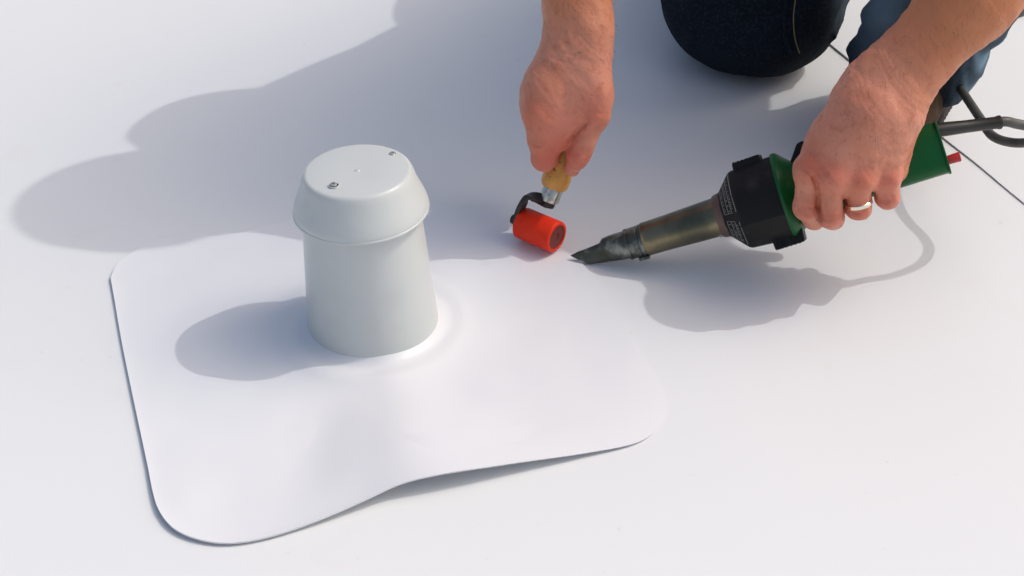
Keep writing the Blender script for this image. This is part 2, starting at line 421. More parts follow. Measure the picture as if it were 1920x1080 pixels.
fsx += [(0, 1, 2, 3), tuple(4*(len(sp)-1)+k for k in (3, 2, 1, 0))]
bevel(autosmooth(mesh('bracket', vsx, fsx, M['blacksteel'], rol), 40), .0008)
lathe('bracket_end', J - hd*.0065, J + hd*2, [(0, .003), (.0005, .0062), (.005, .0068), (.0065, .0066)], M['blacksteel'], rol, 28)
lathe('ferrule', F0, F1, [(0, .0050), (0, .0082), (.0006, .0088), (.0128, .0093), (.0135, .0090)], M['chrome'], rol, 40)
lathe('wooden_handle', F1 - hd*.001, H1, [(0, .0092), (.0005, .0106), (.003, .0120), (.009, .0126), (.018, .0118), (.03, .0106), (.05, .0108), (.075, .0122), (.09, .0112), (.097, .007), (.098, .002)], M['wood'], rol, 40)
def onhandle(px, py):   # a small dark knot sunk into the wood, on the camera side
    q = P(px, py, 1.09)
    cdir = q - np.array((0, 0, CAM_H)); cdir /= np.linalg.norm(cdir)
    best = None
    for s in np.linspace(-.03, .05, 400):
        p = q + cdir * s; t = (p - F1).dot(hd); dd = np.linalg.norm(p - F1 - hd*t) - (.0122 if t < .018 else .011)
        if best is None or dd < 0: best = p
        if dd < 0: break
    t = (best - F1).dot(hd); nn = best - F1 - hd*t; nn /= np.linalg.norm(nn); return best, nn
for (px, py, r) in ((1037, 316, .0014), (1032, 333, .0019), (1040, 320, .0007), (1050, 305, .0009)):
    p, nn = onhandle(px, py)
    lathe('knot', p - nn*.0008, p + nn, [(0, r), (.0009, r*.95), (.0011, r*.5)], M['knot'], rol, 12)

# ------------------------------------------------------------------ hot air gun
gun = empty('hot_air_gun', G(1090, 495)); tag(gun, 'green and black hot air welding gun with bronze barrel, gripped in the ringed hand', 'hot air gun')
GT = P(1085, 487, 1.052); GR = P(1766, 277, 1.036)
gd = GR - GT; GL = np.linalg.norm(gd); gd /= GL
def gat(px):   # distance along the axis for a photo column
    lo, hi = 0, GL
    for _ in range(40):
        m_ = (lo+hi)/2; p = GT + gd*m_; dep = p[1]*ct + (CAM_H-p[2])*st
        if 960 + p[0]/dep*FPX < px: lo = m_
        else: hi = m_
    return (lo+hi)/2
KG = 1.165 / FPX
gx, gy, _ = frame(GT, GR, (0, -.5, .85))  # gx roughly across, gy roughly towards camera
tocam = np.array((0, 0, CAM_H)) - (GT + gd*.2); tocam -= gd*tocam.dot(gd); tocam /= np.linalg.norm(tocam)
upv = np.cross(tocam, gd); upv = upv if upv[2] > 0 else -upv     # across the gun in the picture plane, upwards
# nozzle: round collar flattening to a slanted slit
def loft(name, secs, m, parent, seg=40, smooth=60):
    vs = []; fs = []
    for (s, a, b, skew, off) in secs:   # a half-width along upv, b half thickness along tocam, skew slants the cut
        for k in range(seg):
            t = 2*math.pi*k/seg; cu, cv_ = math.cos(t), math.sin(t)
            vs.append(GT + gd*(s + skew*cu) + upv*(a*cu + off) + tocam*b*cv_)
    for i in range(len(secs)-1):
        for k in range(seg): k2 = (k+1) % seg; fs.append((i*seg+k, i*seg+k2, (i+1)*seg+k2, (i+1)*seg+k))
    fs.append(tuple(range(seg))); fs.append(tuple((len(secs)-1)*seg+k for k in range(seg))[::-1])
    return autosmooth(mesh(name, vs, fs, m, parent), smooth)
s1 = gat(1178); s0 = 0.0
nz = loft('nozzle', [(.003, .0040, .0006, -.004, 0), (.000, .0056, .0014, -.006, 0), (.006, .0070, .0022, -.005, -.0002), (.016, .0080, .0036, -.002, -.0004), (.0215, .0086, .0055, 0, -.0002), (.025, .0104, .0068, 0, .0012), (.031, .0114, .0092, 0, .0010), (.037, .0120, .0112, 0, .0006), (s1, .0122, .0122, 0, 0)], M['nozzle'], gun)
lathe('nozzle_collar', GT, GR, [(s1-.001, .0120), (s1-.001, .0133), (s1+.0004, .0138), (s1+.0016, .0136), (s1+.0019, .0128), (s1+.0027, .0128), (s1+.003, .0134), (gat(1199), .0136), (gat(1200), .0129), (gat(1202), .0129), (gat(1203), .0138), (gat(1207), .0138), (gat(1208), .0120)], M['nozzle'], gun, 40)
cs = gat(1194)
q = GT + gd*cs - upv*.0150 + tocam*.002
lathe('collar_screw', q - gd*.002, q + gd, [(0, .0014), (.0005, .0019), (.009, .0019), (.0095, .0014)], M['nozzle'], gun, 14)
b0, b1 = gat(1212), gat(1352)
lathe('barrel', GT, GR, [(b0-.002, .0125), (b0-.0022, .0138), (b0-.001, .0146), (b0+.003, .0146), (b0+.02, .0149), ((b0+b1)/2, .0155), (b1-.004, .0166), (b1+.002, .0168)], M['barrel'], gun, 56)
h0 = gat(1352)
lathe('front_ring', GT, GR, [(h0-.003, .0150), (h0-.003, .0176), (h0-.001, .0186), (h0+.003, .0192), (h0+.005, .0185)], M['ringring'], gun, 48)
for a_ in (R(200), R(140)):
    pp = GT + gd*(h0-.0045) + (upv*math.cos(a_) + tocam*math.sin(-a_)*1.0)*.0166
    lathe('ring_bolt', pp, pp + gd, [(-.001, .001), (-.001, .0017), (.002, .0017)], M['screw'], gun, 10)
# housing : rounded octagon flaring backwards
def octs(t, h, n=8, soft=.55):
    a = (t + math.pi/n) % (2*math.pi/n) - math.pi/n
    return (1-soft) + soft * math.cos(math.pi/n) / math.cos(a)
hs = lambda px: gat(px)
hb = gat(1470)
lathe('motor_housing', GT, GR, [(h0+.003, .0170), (h0+.003, .0195), (h0+.005, .0215), (gat(1386), .0338), (gat(1391), .0350), (gat(1425), .0362), (gat(1462), .0368), (hb, .0366), (hb, .030)], M['housing'], gun, 96, up=tuple(upv), shape=lambda t, h: octs(t, h), sharp=22)
# raised air intake blocks, top and bottom
def block(name, s_a, s_b, r0, r1, half, sgn, m, tilt=0.0):
    o = GT + upv*0
    outline = [(s_a, r0), (s_a+.001, r1), (s_b-.001, r1+tilt), (s_b, r0)]
    return prism(name, GT - tocam*half, gd, upv*sgn, tocam, outline, 2*half, m, gun, .0012)
block('intake_block', gat(1398), gat(1453), .026, .0388, .014, 1, M['housing'], .0008)
block('intake_block', gat(1428), gat(1487), .026, .0408, .016, -1, M['housing'], -.0005)
for sgn, sa, n_ in ((1, 1402, 6), (-1, 1434, 6)):
    for k in range(n_):
        s_ = gat(sa + k*8)
        prism('intake_rib', GT - tocam*(.0145 if sgn > 0 else .0165), gd, upv*sgn, tocam, [(s_, .030), (s_, .0394 if sgn > 0 else .0408), (s_+.0013, .0394 if sgn > 0 else .0408), (s_+.0013, .030)], .029 if sgn > 0 else .033, M['housing'], gun, .0003)
# flange + handle, green
f0 = hb
def rect(t, h, p=4.0):
    c_, s_ = abs(math.cos(t)), abs(math.sin(t)); return 1 / (c_**p + s_**p) ** (1/p)
lathe('flange', GT, GR, [(f0-.001, .030), (f0-.001, .0368), (f0+.0015, .0372), (f0+.003, .0366), (f0+.009, .0310), (f0+.014, .0262), (f0+.019, .0240), (f0+.024, .0235)], M['green'], gun, 72, up=tuple(upv), sharp=30)
lathe('handle', GT, GR, [(f0+.012, .0215), (f0+.02, .0232), (f0+.05, .0224), (gat(1660), .0218), (gat(1740), .0216), (GL-.002, .0216), (GL, .0210), (GL, .004)], M['green'], gun, 72, up=tuple(upv), shape=lambda t, h: rect(t, h, 3.0 if h < .26 else 5.0) * .985, sharp=40)
er = GR + gd*.0002
lathe('end_plate', GT, GR, [(GL-.0005, .018), (GL-.0005, .0222), (GL+.0008, .0222), (GL+.0010, .0215), (GL+.0010, .003)], M['green'], gun, 72, up=tuple(upv), shape=lambda t, h: rect(t, h, 5.5) * 1.0, sharp=40)
# black slider cover on top of the handle, behind the index finger
prism('slider_cover', GT - tocam*.010, gd, upv, tocam, [(gat(1498), .016), (gat(1500), .026), (gat(1520), .0385), (gat(1532), .0395), (gat(1560), .026), (gat(1575), .016)], .018, M['housing'], gun, .0015)
kn = GR - upv*.011 + tocam*.004
lathe('red_knob', kn, kn + gd, [(0, .0036), (.0105, .0040), (.0115, .0036), (.0115, .001)], M['redknob'], gun, 24)
cb0 = P(1757, 244, 1.036); cb1 = P(1877, 229, 1.045)
cbd = cb1 - cb0; cbL = np.linalg.norm(cbd); cbd /= cbL
lathe('cable_boot', cb0 - cbd*.006, cb1, [(0, .0052), (.012, .0058), (.03, .0052), (cbL+.002, .0050), (cbL+.003, .0056), (cbL+.005, .0057), (cbL+.006, .0048), (cbL+.006, .003)], M['rubber'], gun, 28)
tube('power_cord', [cb1 - cbd*.006, cb1 + cbd*.004, P(1905, 232, 1.050), P(1940, 240, 1.055), P(1958, 254, 1.07), P(1935, 266, 1.09), P(1895, 267, 1.11), P(1860, 254, 1.13), P(1838, 222, 1.16), P(1818, 192, 1.20), P(1800, 165, 1.26), P(1770, 120, 1.36), P(1800, 60, 1.50), G(1950, 10, .006), G(2200, -120, .006), G(2500, -300, .006)],
     .0041, M['cord'], gun, 16)
# rating print on the housing cone: frames and rows of small marks (unreadable in the photograph)
def hpoint(s_, ang, lift_=.0003):
    a0_, r0_ = h0+.005, .0215; a1_, r1_ = gat(1386), .0338; r_ = r0_ + (r1_-r0_)*min(1, (s_-a0_)/(a1_-a0_))
    if s_ > a1_: r_ = .0338 + (.0362-.0338)*min(1, (s_-a1_)/(gat(1425)-a1_))
    x_, y_, z_ = frame(GT, GR, tuple(upv)); t_ = ang
    r_ *= octs(t_, 0); return GT + gd*s_ + (x_*math.cos(t_) + y_*math.sin(t_))*(r_ + lift_)
x_, y_, z_ = frame(GT, GR, tuple(upv))
tc_ang = math.atan2(tocam.dot(y_), tocam.dot(x_)); up_ang = math.atan2(upv.dot(y_), upv.dot(x_))
sg = 1 if ((up_ang - tc_ang + math.pi) % (2*math.pi) - math.pi) > 0 else -1
def strip(vs, fs, s_a, s_b, a_a, a_b):
    n_ = max(1, int(abs(a_b - a_a) / .08)); 
    for k in range(n_):
        t0_, t1_ = a_a + (a_b-a_a)*k/n_, a_a + (a_b-a_a)*(k+1)/n_; b_ = len(vs)
        vs += [hpoint(s_a, tc_ang + sg*t0_), hpoint(s_b, tc_ang + sg*t0_), hpoint(s_b, tc_ang + sg*t1_), hpoint(s_a, tc_ang + sg*t1_)]; fs.append((b_, b_+1, b_+2, b_+3))
vs = []; fs = []; lw = .0003
c0, c1 = h0+.0055, gat(1387)
for (A0, A1) in ((-.02, 1.25), (-1.05, -.28)):
    for s_ in (c0, c0 + (c1-c0)*.33, c0 + (c1-c0)*.62, c1 - .0002): strip(vs, fs, s_, s_+lw*1.4, A0, A1)
    for a_ in (A0, A1): strip(vs, fs, c0, c1, a_, a_ + .012)
    for j, f_ in enumerate((.08, .40, .68)):
        a_ = A0 + .06
        while a_ < A1 - .08:
            w_ = random.uniform(.03, .075)
            if random.random() < (.9 if j == 1 else .6):
                s_ = c0 + (c1-c0)*f_; strip(vs, fs, s_ + random.uniform(.0002, .0005), s_ + random.uniform(.0009, .0015), a_, a_ + w_*.5)
            a_ += w_ + .02
mesh('rating_print', vs, fs, M['print'], gun, smooth=False)

# ------------------------------------------------------------------ person
person = empty('person', (.33, 1.5, 0)); tag(person, 'kneeling worker in dark jeans leaning over the white patch, both forearms bare', 'person')
# ---- right hand (holds the roller)
def crease(fn, paths):
    out = []
    for r_, sink, Y0, px_ in paths:
        pts = []
        for px, py in px_:
            o_ = np.array((0, 0, CAM_H)); q = P(px, py, Y0) - o_; L = np.linalg.norm(q); q /= L; t = L - .06
            for _k in range(60):
                p = o_ + q*t; d = float(fn(*[np.array([[[v]]], np.float32) for v in p]).ravel()[0])
                if d < .0002: break
                t += d*.8
            pts.append(p - q*(r_ - sink) )
        for i in range(len(pts)-1): out.append(cap(pts[i], pts[i+1], r_ * (.75 if i == 0 else 1), r_ * (.75 if i == len(pts)-2 else 1)))
    return out
def lumps(X, Y, Z):
    u = X*.8 + Z*.6; v = Y*.8 - Z*.6; w = Z*.7 + X*.5
    return .00042*np.sin(210*u + 2.5*np.sin(120*v)) * np.sin(170*v + 2*np.sin(140*w)) + .00020*np.sin(520*w + 3*np.sin(230*u)) * np.sin(470*u + 3*np.sin(260*v))
def hand_right():
    W = P(1082, 92, 1.118); EL = np.array((.053, 1.222, .43))
    sidex = np.array((1., 0, 0)); 
    fore = [cap(EL, W + (EL-W)*.45, .042, .031), cap(W + (EL-W)*.45, W + (EL-W)*.12, .0305, .0235, .9, (0, 1, .2)), cap(W + (EL-W)*.15, W, .0238, .0225, .86, (0, 1, .2)),
        cap(P(1108, 72, 1.108), P(1112, 60, 1.110), .0135), ]
    palm = [cap(W, P(1062, 165, 1.112), .0215, .0245, .85, (0, 1, 0)), cap(P(1060, 120, 1.108), P(1015, 205, 1.090), .0150, .0135),
        cap(P(1060, 125, 1.12), P(1012, 196, 1.110), .014, .0125), cap(P(1065, 120, 1.135), P(1016, 186, 1.130), .0135, .012), cap(P(1072, 115, 1.145), P(1024, 176, 1.147), .013, .0115),
        cap(P(1090, 118, 1.104), P(1117, 185, 1.094), .0150, .0145), cap(P(1068, 185, 1.098), P(1050, 248, 1.092), .0175, .0120), cap(P(1030, 165, 1.100), P(1035, 215, 1.092), .020, .0165), cap(P(1050, 120, 1.108), P(1022, 170, 1.10), .018, .016), cap(P(1100, 150, 1.10), P(1075, 200, 1.10), .018, .015), cap(P(1100, 190, 1.10), P(1085, 218, 1.096), .0125, .0090)]
    idx = [cap(P(1009, 208, 1.087), P(1016, 262, 1.083), .0128, .0112), cap(P(1016, 262, 1.083), P(1021, 296, 1.088), .0112, .0106), cap(P(1021, 297, 1.088), P(1030, 292, 1.112), .0102, .0090), cap(P(1030, 292, 1.112), P(1058, 276, 1.118), .0088, .0078),
        cap(P(1050, 240, 1.088), P(1031, 280, 1.088), .0115, .0098)]
    mid_ = [cap(P(1003, 196, 1.108), P(1019, 272, 1.106), .0118, .0100), cap(P(1019, 272, 1.106), P(1040, 268, 1.126), .0096, .0088), cap(P(1040, 268, 1.126), P(1066, 252, 1.126), .0086, .0076)]
    rin = [cap(P(1010, 184, 1.128), P(1024, 250, 1.126), .011, .0095), cap(P(1024, 250, 1.126), P(1046, 246, 1.140), .0092, .0084), cap(P(1046, 246, 1.140), P(1072, 232, 1.136), .0082, .0074)]
    pin = [cap(P(1018, 174, 1.146), P(1032, 228, 1.143), .010, .0085), cap(P(1032, 228, 1.143), P(1052, 224, 1.152), .0082, .0076), cap(P(1052, 224, 1.152), P(1076, 212, 1.146), .0074, .0066)]
    thumb = [cap(P(1116, 175, 1.092), P(1117, 212, 1.088), .0142, .0122), cap(P(1117, 212, 1.088), P(1094, 270, 1.083), .0118, .0088), cap(P(1094, 270, 1.083), P(1084, 292, 1.081), .0090, .0088), cap(P(1084, 292, 1.081), P(1073, 316, 1.083), .0088, .0070)]
    cr = []; deep = []
    def fn(X, Y, Z):
        d = smin(blend(X, Y, Z, fore, .02), blend(X, Y, Z, palm, .014), .018)
        f = None
        for g in (idx, mid_, rin, pin):
            e = blend(X, Y, Z, g, .005); f = e if f is None else smin(f, e, .0012)
        d = smin(d, f, .009)
        d = smin(d, blend(X, Y, Z, thumb, .006), .0035)
        for c in cr: d = smax(d, -sdcap(X, Y, Z, c), .0022)
        for c in deep: d = smax(d, -sdcap(X, Y, Z, c), .0007)
        return d + lumps(X, Y, Z)
    cr += crease(fn, [(.0016, .0014, 1.09, [(1102, 228), (1092, 238), (1080, 250), (1068, 264)]), (.0009, .0005, 1.08, [(1077, 283), (1088, 281), (1103, 286)]), (.0008, .0004, 1.08, [(1078, 289), (1088, 288), (1100, 293)]), (.0008, .0003, 1.08, [(1080, 277), (1090, 275), (1104, 280)]),
        (.0010, .0004, 1.12, [(1034, 108), (1060, 114), (1090, 110)]), (.0009, .0003, 1.12, [(1045, 98), (1072, 101), (1100, 97)]), (.0009, .0004, 1.08, [(996, 262), (1010, 266), (1022, 264)]), (.0008, .0003, 1.08, [(995, 270), (1008, 274), (1020, 272)]), (.0009, .0003, 1.1, [(1100, 205), (1118, 213), (1135, 212)])])
    deep = crease(fn, [(.0011, .0018, 1.09, [(1098, 233), (1086, 244), (1074, 256), (1066, 266)])])
    allp = [c for g in (fore, palm, idx, mid_, rin, pin, thumb) for c in g]
    lo = np.min([np.minimum(c[1], c[2]) - max(c[3], c[4]) for c in allp], 0) - .006; hi = np.max([np.maximum(c[1], c[2]) + max(c[3], c[4]) for c in allp], 0) + .006
    hi[2] = EL[2] - .02
    return fn, lo, hi, W, EL
# ---- left hand (holds the hot air gun)
def hand_left():
    W = P(1652, 180, 1.022); EL = np.array((.470, 1.095, .385)); ax = tocam
    A1 = W + (EL-W)*.35
    fore = [cap(EL, A1, .0385, .0315), cap(A1, W, .0315, .0285, .76, ax)]
    K = [P(1519, 318, .998), P(1560, 330, .990), P(1608, 335, .992), P(1658, 334, 1.000)]
    palm = [cap(W, P(1612, 262, 1.010), .0275, .0290, .68, ax), cap(P(1625, 235, 1.000), P(1566, 318, .993), .0042), cap(P(1642, 235, .998), P(1608, 322, .993), .0040), cap(P(1662, 240, 1.001), P(1655, 322, 1.000), .0038),
        cap(P(1610, 215, 1.008), K[0], .0150, .0112), cap(P(1630, 212, 1.003), K[1], .0150, .0112), cap(P(1655, 215, 1.004), K[2], .0150, .0108), cap(P(1682, 222, 1.010), K[3], .0150, .0100),
        cap(P(1690, 235, 1.020), P(1676, 318, 1.018), .0125, .0115), cap(P(1598, 205, 1.016), P(1532, 290, 1.012), .0155, .0105), cap(P(1565, 265, 1.010), P(1555, 310, 1.006), .018, .014)]
    knk = [cap(k + np.array((0, -.0035, .0025)), k + np.array((0, -.002, .0)), r) for k, r in zip(K, (.0112, .0118, .0113, .0102))]
    fi = [[cap(K[0], P(1512, 388, .992), .0112, .0098), cap(P(1512, 388, .992), P(1526, 409, 1.012), .0098, .0088), cap(P(1526, 409, 1.012), P(1540, 392, 1.048), .0086, .0076)],
          [cap(K[1], P(1556, 402, .986), .0116, .0101), cap(P(1556, 402, .986), P(1561, 408, 1.010), .0101, .0090), cap(P(1561, 408, 1.010), P(1572, 380, 1.050), .0088, .0078)],
          [cap(K[2], P(1609, 388, .989), .0108, .0096), cap(P(1609, 388, .989), P(1612, 391, 1.012), .0096, .0086), cap(P(1612, 391, 1.012), P(1618, 362, 1.050), .0084, .0074)],
          [cap(K[3], P(1663, 369, .998), .0098, .0090), cap(P(1663, 369, .998), P(1666, 370, 1.018), .0090, .0080), cap(P(1666, 370, 1.018), P(1670, 345, 1.052), .0078, .0068)]]
    thumb = [cap(P(1590, 215, 1.030), P(1548, 270, 1.050), .015, .0115), cap(P(1548, 270, 1.050), P(1540, 330, 1.075), .0108, .0095), cap(P(1540, 330, 1.075), P(1560, 360, 1.072), .0092, .008)]
    cr = []; deep = []
    def fn(X, Y, Z):
        d = smin(blend(X, Y, Z, fore, .02), blend(X, Y, Z, palm, .013), .018)
        d = smin(d, blend(X, Y, Z, knk, .004), .008)
        f = None
        for g in fi:
            e = blend(X, Y, Z, g, .005); f = e if f is None else smin(f, e, .0012)
        d = smin(d, f, .006)
        d = smin(d, blend(X, Y, Z, thumb, .006), .006)
        for c in cr: d = smax(d, -sdcap(X, Y, Z, c), .0022)
        for c in deep: d = smax(d, -sdcap(X, Y, Z, c), .0007)
        return d + lumps(X, Y, Z)
    cr += crease(fn, [(.0019, .0016, 1.0, [(1521, 326), (1529, 342), (1533, 366), (1534, 388), (1536, 402), (1540, 412)]), (.0010, .0005, 1.0, [(1493, 384), (1508, 390), (1527, 390)]), (.0009, .0005, 1.0, [(1495, 391), (1510, 398), (1528, 398)]), (.0008, .0003, 1.0, [(1499, 400), (1512, 405), (1527, 404)]),
        (.0009, .0003, 1.0, [(1542, 410), (1556, 413), (1574, 409)]), (.0008, .0003, 1.0, [(1542, 402), (1557, 404), (1576, 401)]), (.0008, .0004, 1.0, [(1594, 399), (1608, 402), (1625, 398)]), (.0008, .0003, 1.0, [(1650, 376), (1662, 379), (1676, 374)]),
        (.0016, .0012, 1.0, [(1582, 366), (1583, 385), (1581, 410)]), (.0014, .0012, 1.0, [(1637, 360), (1637, 375)]), (.0009, .0002, 1.0, [(1503, 312), (1514, 322), (1521, 326)])])
    deep = crease(fn, [(.0011, .0019, 1.0, [(1522, 330), (1530, 345), (1533, 370), (1534, 390), (1537, 408), (1541, 420)])])
    allp = [c for g in (fore, palm, knk, *fi, thumb) for c in g]
    lo = np.min([np.minimum(c[1], c[2]) - max(c[3], c[4]) for c in allp], 0) - .006; hi = np.max([np.maximum(c[1], c[2]) + max(c[3], c[4]) for c in allp], 0) + .006
    return fn, lo, hi, W, EL, K
fR, loR, hiR, WR, ER = hand_right(); fL, loL, hiL, WL, EL_, KL = hand_left()
SR, SL = np.array((.160, 1.395, .575)), np.array((.465, 1.330, .60))
NECK = np.array((.300, 1.37, .63)); HD = np.array((.238, 1.288, .700)); PEL = np.array((.39, 1.68, .40))
hf = np.array((-.30, -.55, -.78)); hf /= np.linalg.norm(hf)          # where the face looks
hu = np.array((-.65, -.40, .60)); hu -= hf*hu.dot(hf); hu /= np.linalg.norm(hu); hs_ = np.cross(hu, hf)
H_ = lambda f, u, s: HD + hf*f + hu*u + hs_*s
headp = [cap(H_(-.02, .03, 0), H_(.01, .02, 0), .083, .078), cap(H_(.01, -.01, 0), H_(.045, -.075, 0), .066, .034), cap(H_(-.03, -.04, 0), NECK + np.array((0, .03, -.01)), .056, .060)]
facep = [cap(H_(.084, .0, 0), H_(.103, -.034, 0), .007, .011), cap(H_(.080, -.066, -.016), H_(.080, -.066, .016), .008), cap(H_(.075, -.076, -.012), H_(.075, -.076, .012), .008), cap(H_(.076, .022, -.035), H_(.076, .022, .035), .010)]
earp = [cap(H_(-.01, .0, s*.079), H_(-.006, -.035, s*.074), .011, .007, .5, hs_) for s in (1, -1)]
eyes = [cap(H_(.083, .002, s*.031), H_(.083, .002, s*.033), .011) for s in (1, -1)]
upar = [cap(SR, ER, .048, .041), cap(SL, EL_, .050, .042)]
def fB(X, Y, Z):
    d = smin(blend(X, Y, Z, headp, .03), blend(X, Y, Z, facep + earp, .006), .008)
    for c in eyes: d = smax(d, -sdcap(X, Y, Z, c), .006)
    t = blend(X, Y, Z, [cap(NECK + np.array((0, .06, -.03)), PEL, .095, .12, .75, (0, .25, 1)), cap(SR, SL, .055)], .05)
    d = smin(d, t, .04)
    return smin(d, blend(X, Y, Z, upar, .01), .03)
parts = []
lowR = lambda X, Y, Z: fR(X, Y, Z)
vR = surfnet(fR, loR, (hiR[0], hiR[1], ER[2]-.03), .0011)
vL = surfnet(fL, loL, (hiL[0], hiL[1], EL_[2]-.01), .0011)
vB = surfnet(lambda X, Y, Z: np.minimum(fB(X, Y, Z), np.minimum(np.maximum(fR(X, Y, Z), ER[2]-.034-Z), np.maximum(fL(X, Y, Z), EL_[2]-.014-Z))), (-.03, 1.0, .30), (.62, 1.92, .90), .007)
V, F = merge([vR, vL, vB])
def gauss(V, p, s): return np.exp(-((V - p)**2).sum(1) / s**2)
red = np.zeros(len(V))
for k in KL: red += .75 * gauss(V, k + np.array((0, -.008, .006)), .010)
for p, s, a in ((P(1512, 395, .984), .010, .45), (P(1556, 408, .978), .010, .45), (P(1609, 395, .98), .010, .5), (P(1663, 378, .99), .010, .5), (P(1020, 300, 1.08), .014, .7), (P(1080, 300, 1.075), .013, .6), (P(1010, 215, 1.075), .016, .35), (P(1110, 215, 1.07), .02, .5), (P(1045, 260, 1.08), .018, .5)):
    red += a * gauss(V, p, s)
red = np.clip(red, 0, .8)
def tanf(V, W, E):
    d = (E - W); L = np.linalg.norm(d); d = d / L; t = (V - W).dot(d); r = np.linalg.norm(V - W - t[:, None]*d, axis=1)
    return np.clip((t + .005) / .07, 0, 1) * (r < .07)
tan = np.clip(tanf(V, WR, ER) + tanf(V, WL, EL_), 0, 1) * .85
body = npmesh('body', V, F, M['skin'], person, {'red': red, 'tan': tan})
# thumb nail
def nail(base, tip, nrm, w, name='thumbnail'):
    base, tip = np.array(base), np.array(tip); d = tip - base; L = np.linalg.norm(d); d /= L
    nrm = nrm - d*nrm.dot(d); nrm /= np.linalg.norm(nrm); s = np.cross(d, nrm); vs = []; fs = []
    for i in range(7):
        u = i/6; ww = w * (1 - .35 * abs(u*2-1)**3)
        for j in range(7):
            v = j/3 - 1; vs.append(base + d*L*u + s*ww*v + nrm*(-.35*w*v*v*1.0 + .0004 - .0006*(u-.5)**2*4))
    for i in range(6):
        for j in range(6): fs.append((i*7+j, i*7+j+1, (i+1)*7+j+1, (i+1)*7+j))
    return mesh(name, vs, fs, M['nail'], person)
cdirR = np.array((0, 0, CAM_H)) - P(1075, 310, 1.08); cdirR /= np.linalg.norm(cdirR); cn = cdirR + np.array((.35, 0, 0)); cn /= np.linalg.norm(cn)
nail(P(1081, 300, 1.081) + cn*.0102, P(1073, 322, 1.083) + cn*.0090, cn, .0054)
# ring on the ring finger
ra_ = KL[2]; rb_ = P(1609, 388, .989); u_ = (rb_ - ra_) / np.linalg.norm(rb_ - ra_)
rp = ra_ + (rb_ - ra_) * .86
tu = (u_ + np.array((.10, 0, .06))); tu /= np.linalg.norm(tu)
vs = []; 
lathe('ring', rp - tu*.0024, rp + tu*.002, [(0, .0094), (0, .0108), (.0005, .0113), (.0032, .0113), (.0037, .0108), (.0037, .0094)], M['gold'], person, 40)
# fine hair on the forearms
def hairs(fn, W, E, n, a0, a1, view):
    d = E - W; L = np.linalg.norm(d); d /= L; x, y, _ = frame(W, E); vs = []; fs = []
    for _i in range(n):
        t = random.uniform(a0, a1) * L; a = random.uniform(0, 2*math.pi); dr = x*math.cos(a) + y*math.sin(a)
        if dr.dot(view) < -.35: continue
        c = W + d*t; lo_, hi_ = .005, .075
        for _k in range(16):
            m_ = (lo_+hi_)/2; q = c + dr*m_
            if float(fn(*[np.array([[[v]]], np.float32) for v in q]).ravel()[0]) < 0: lo_ = m_
            else: hi_ = m_
        p = c + dr*(lo_ - .0003); g = -d*random.uniform(.3, 1) + np.cross(d, dr)*random.uniform(-.2, 1.0) ; g /= np.linalg.norm(g)
        l_ = random.uniform(.004, .010); side = np.cross(g, dr)*.00011; b = len(vs)
        for k in range(4):
            u = k/3; q = p + g*l_*u + dr*(.0022*math.sin(u*2.2)); s_ = side*(1-u*.85); vs += [q - s_, q + s_]
        fs += [(b+2*k, b+2*k+1, b+2*k+3, b+2*k+2) for k in range(3)]
    return vs, fs
vw = np.array((0, -.85, .5))
h1 = hairs(fR, WR, ER, 900, -.05, .75, vw); h2 = hairs(fL, WL, EL_, 900, -.12, .8, vw)
ah = mesh('arm_hair', h1[0] + h2[0], h1[1] + [tuple(i + len(h1[0]) for i in f) for f in h2[1]], M['armhair'], person); ah['kind'] = 'stuff'
# hair on the head
hv = surfnet(lambda X, Y, Z: smax(blend(X, Y, Z, [cap(H_(-.022, .034, 0), H_(.006, .028, 0), .089, .083), cap(H_(-.05, -.02, 0), H_(-.045, -.05, 0), .058, .05)], .03), -((X-H_(.035, 0, 0)[0])*(-hf*.8+hu*.6)[0] + (Y-H_(.035, 0, 0)[1])*(-hf*.8+hu*.6)[1] + (Z-H_(.035, 0, 0)[2])*(-hf*.8+hu*.6)[2]), .01), HD - .16, HD + .16, .006)
npmesh('hair', *hv, M['hair'], person)
# shirt: out of view, white to bounce light, front padded to close shadow gaps
def fS(X, Y, Z):
    t = blend(X, Y, Z, [cap(NECK + np.array((0, .06, -.035)), PEL + np.array((0, -.04, .0)), .106, .130, .78, (0, .25, 1)), cap(SR, SL, .062), cap(SR, SR + (ER-SR)*.66, .066, .068), cap(np.array((.33, 1.35, .545)), np.array((.375, 1.50, .46)), .085, .115), cap(np.array((.215, 1.305, .54)), np.array((.385, 1.295, .55)), .060, .066), cap(SL, SL + (EL_-SL)*.55, .070, .064)], .05)
    t = t + .004*np.sin(38*X + 10*np.sin(9*Z + 7*Y)) * np.sin(21*Y + 12*Z)
    n_ = blend(X, Y, Z, [cap(H_(-.03, -.04, 0), NECK + np.array((0, .03, -.01)), .058, .062)], .01)
    return smax(t, -n_, .01)
npmesh('shirt', *surfnet(fS, (-.05, 1.0, .28), (.68, 1.98, .86), .009), M['shirt'], person)
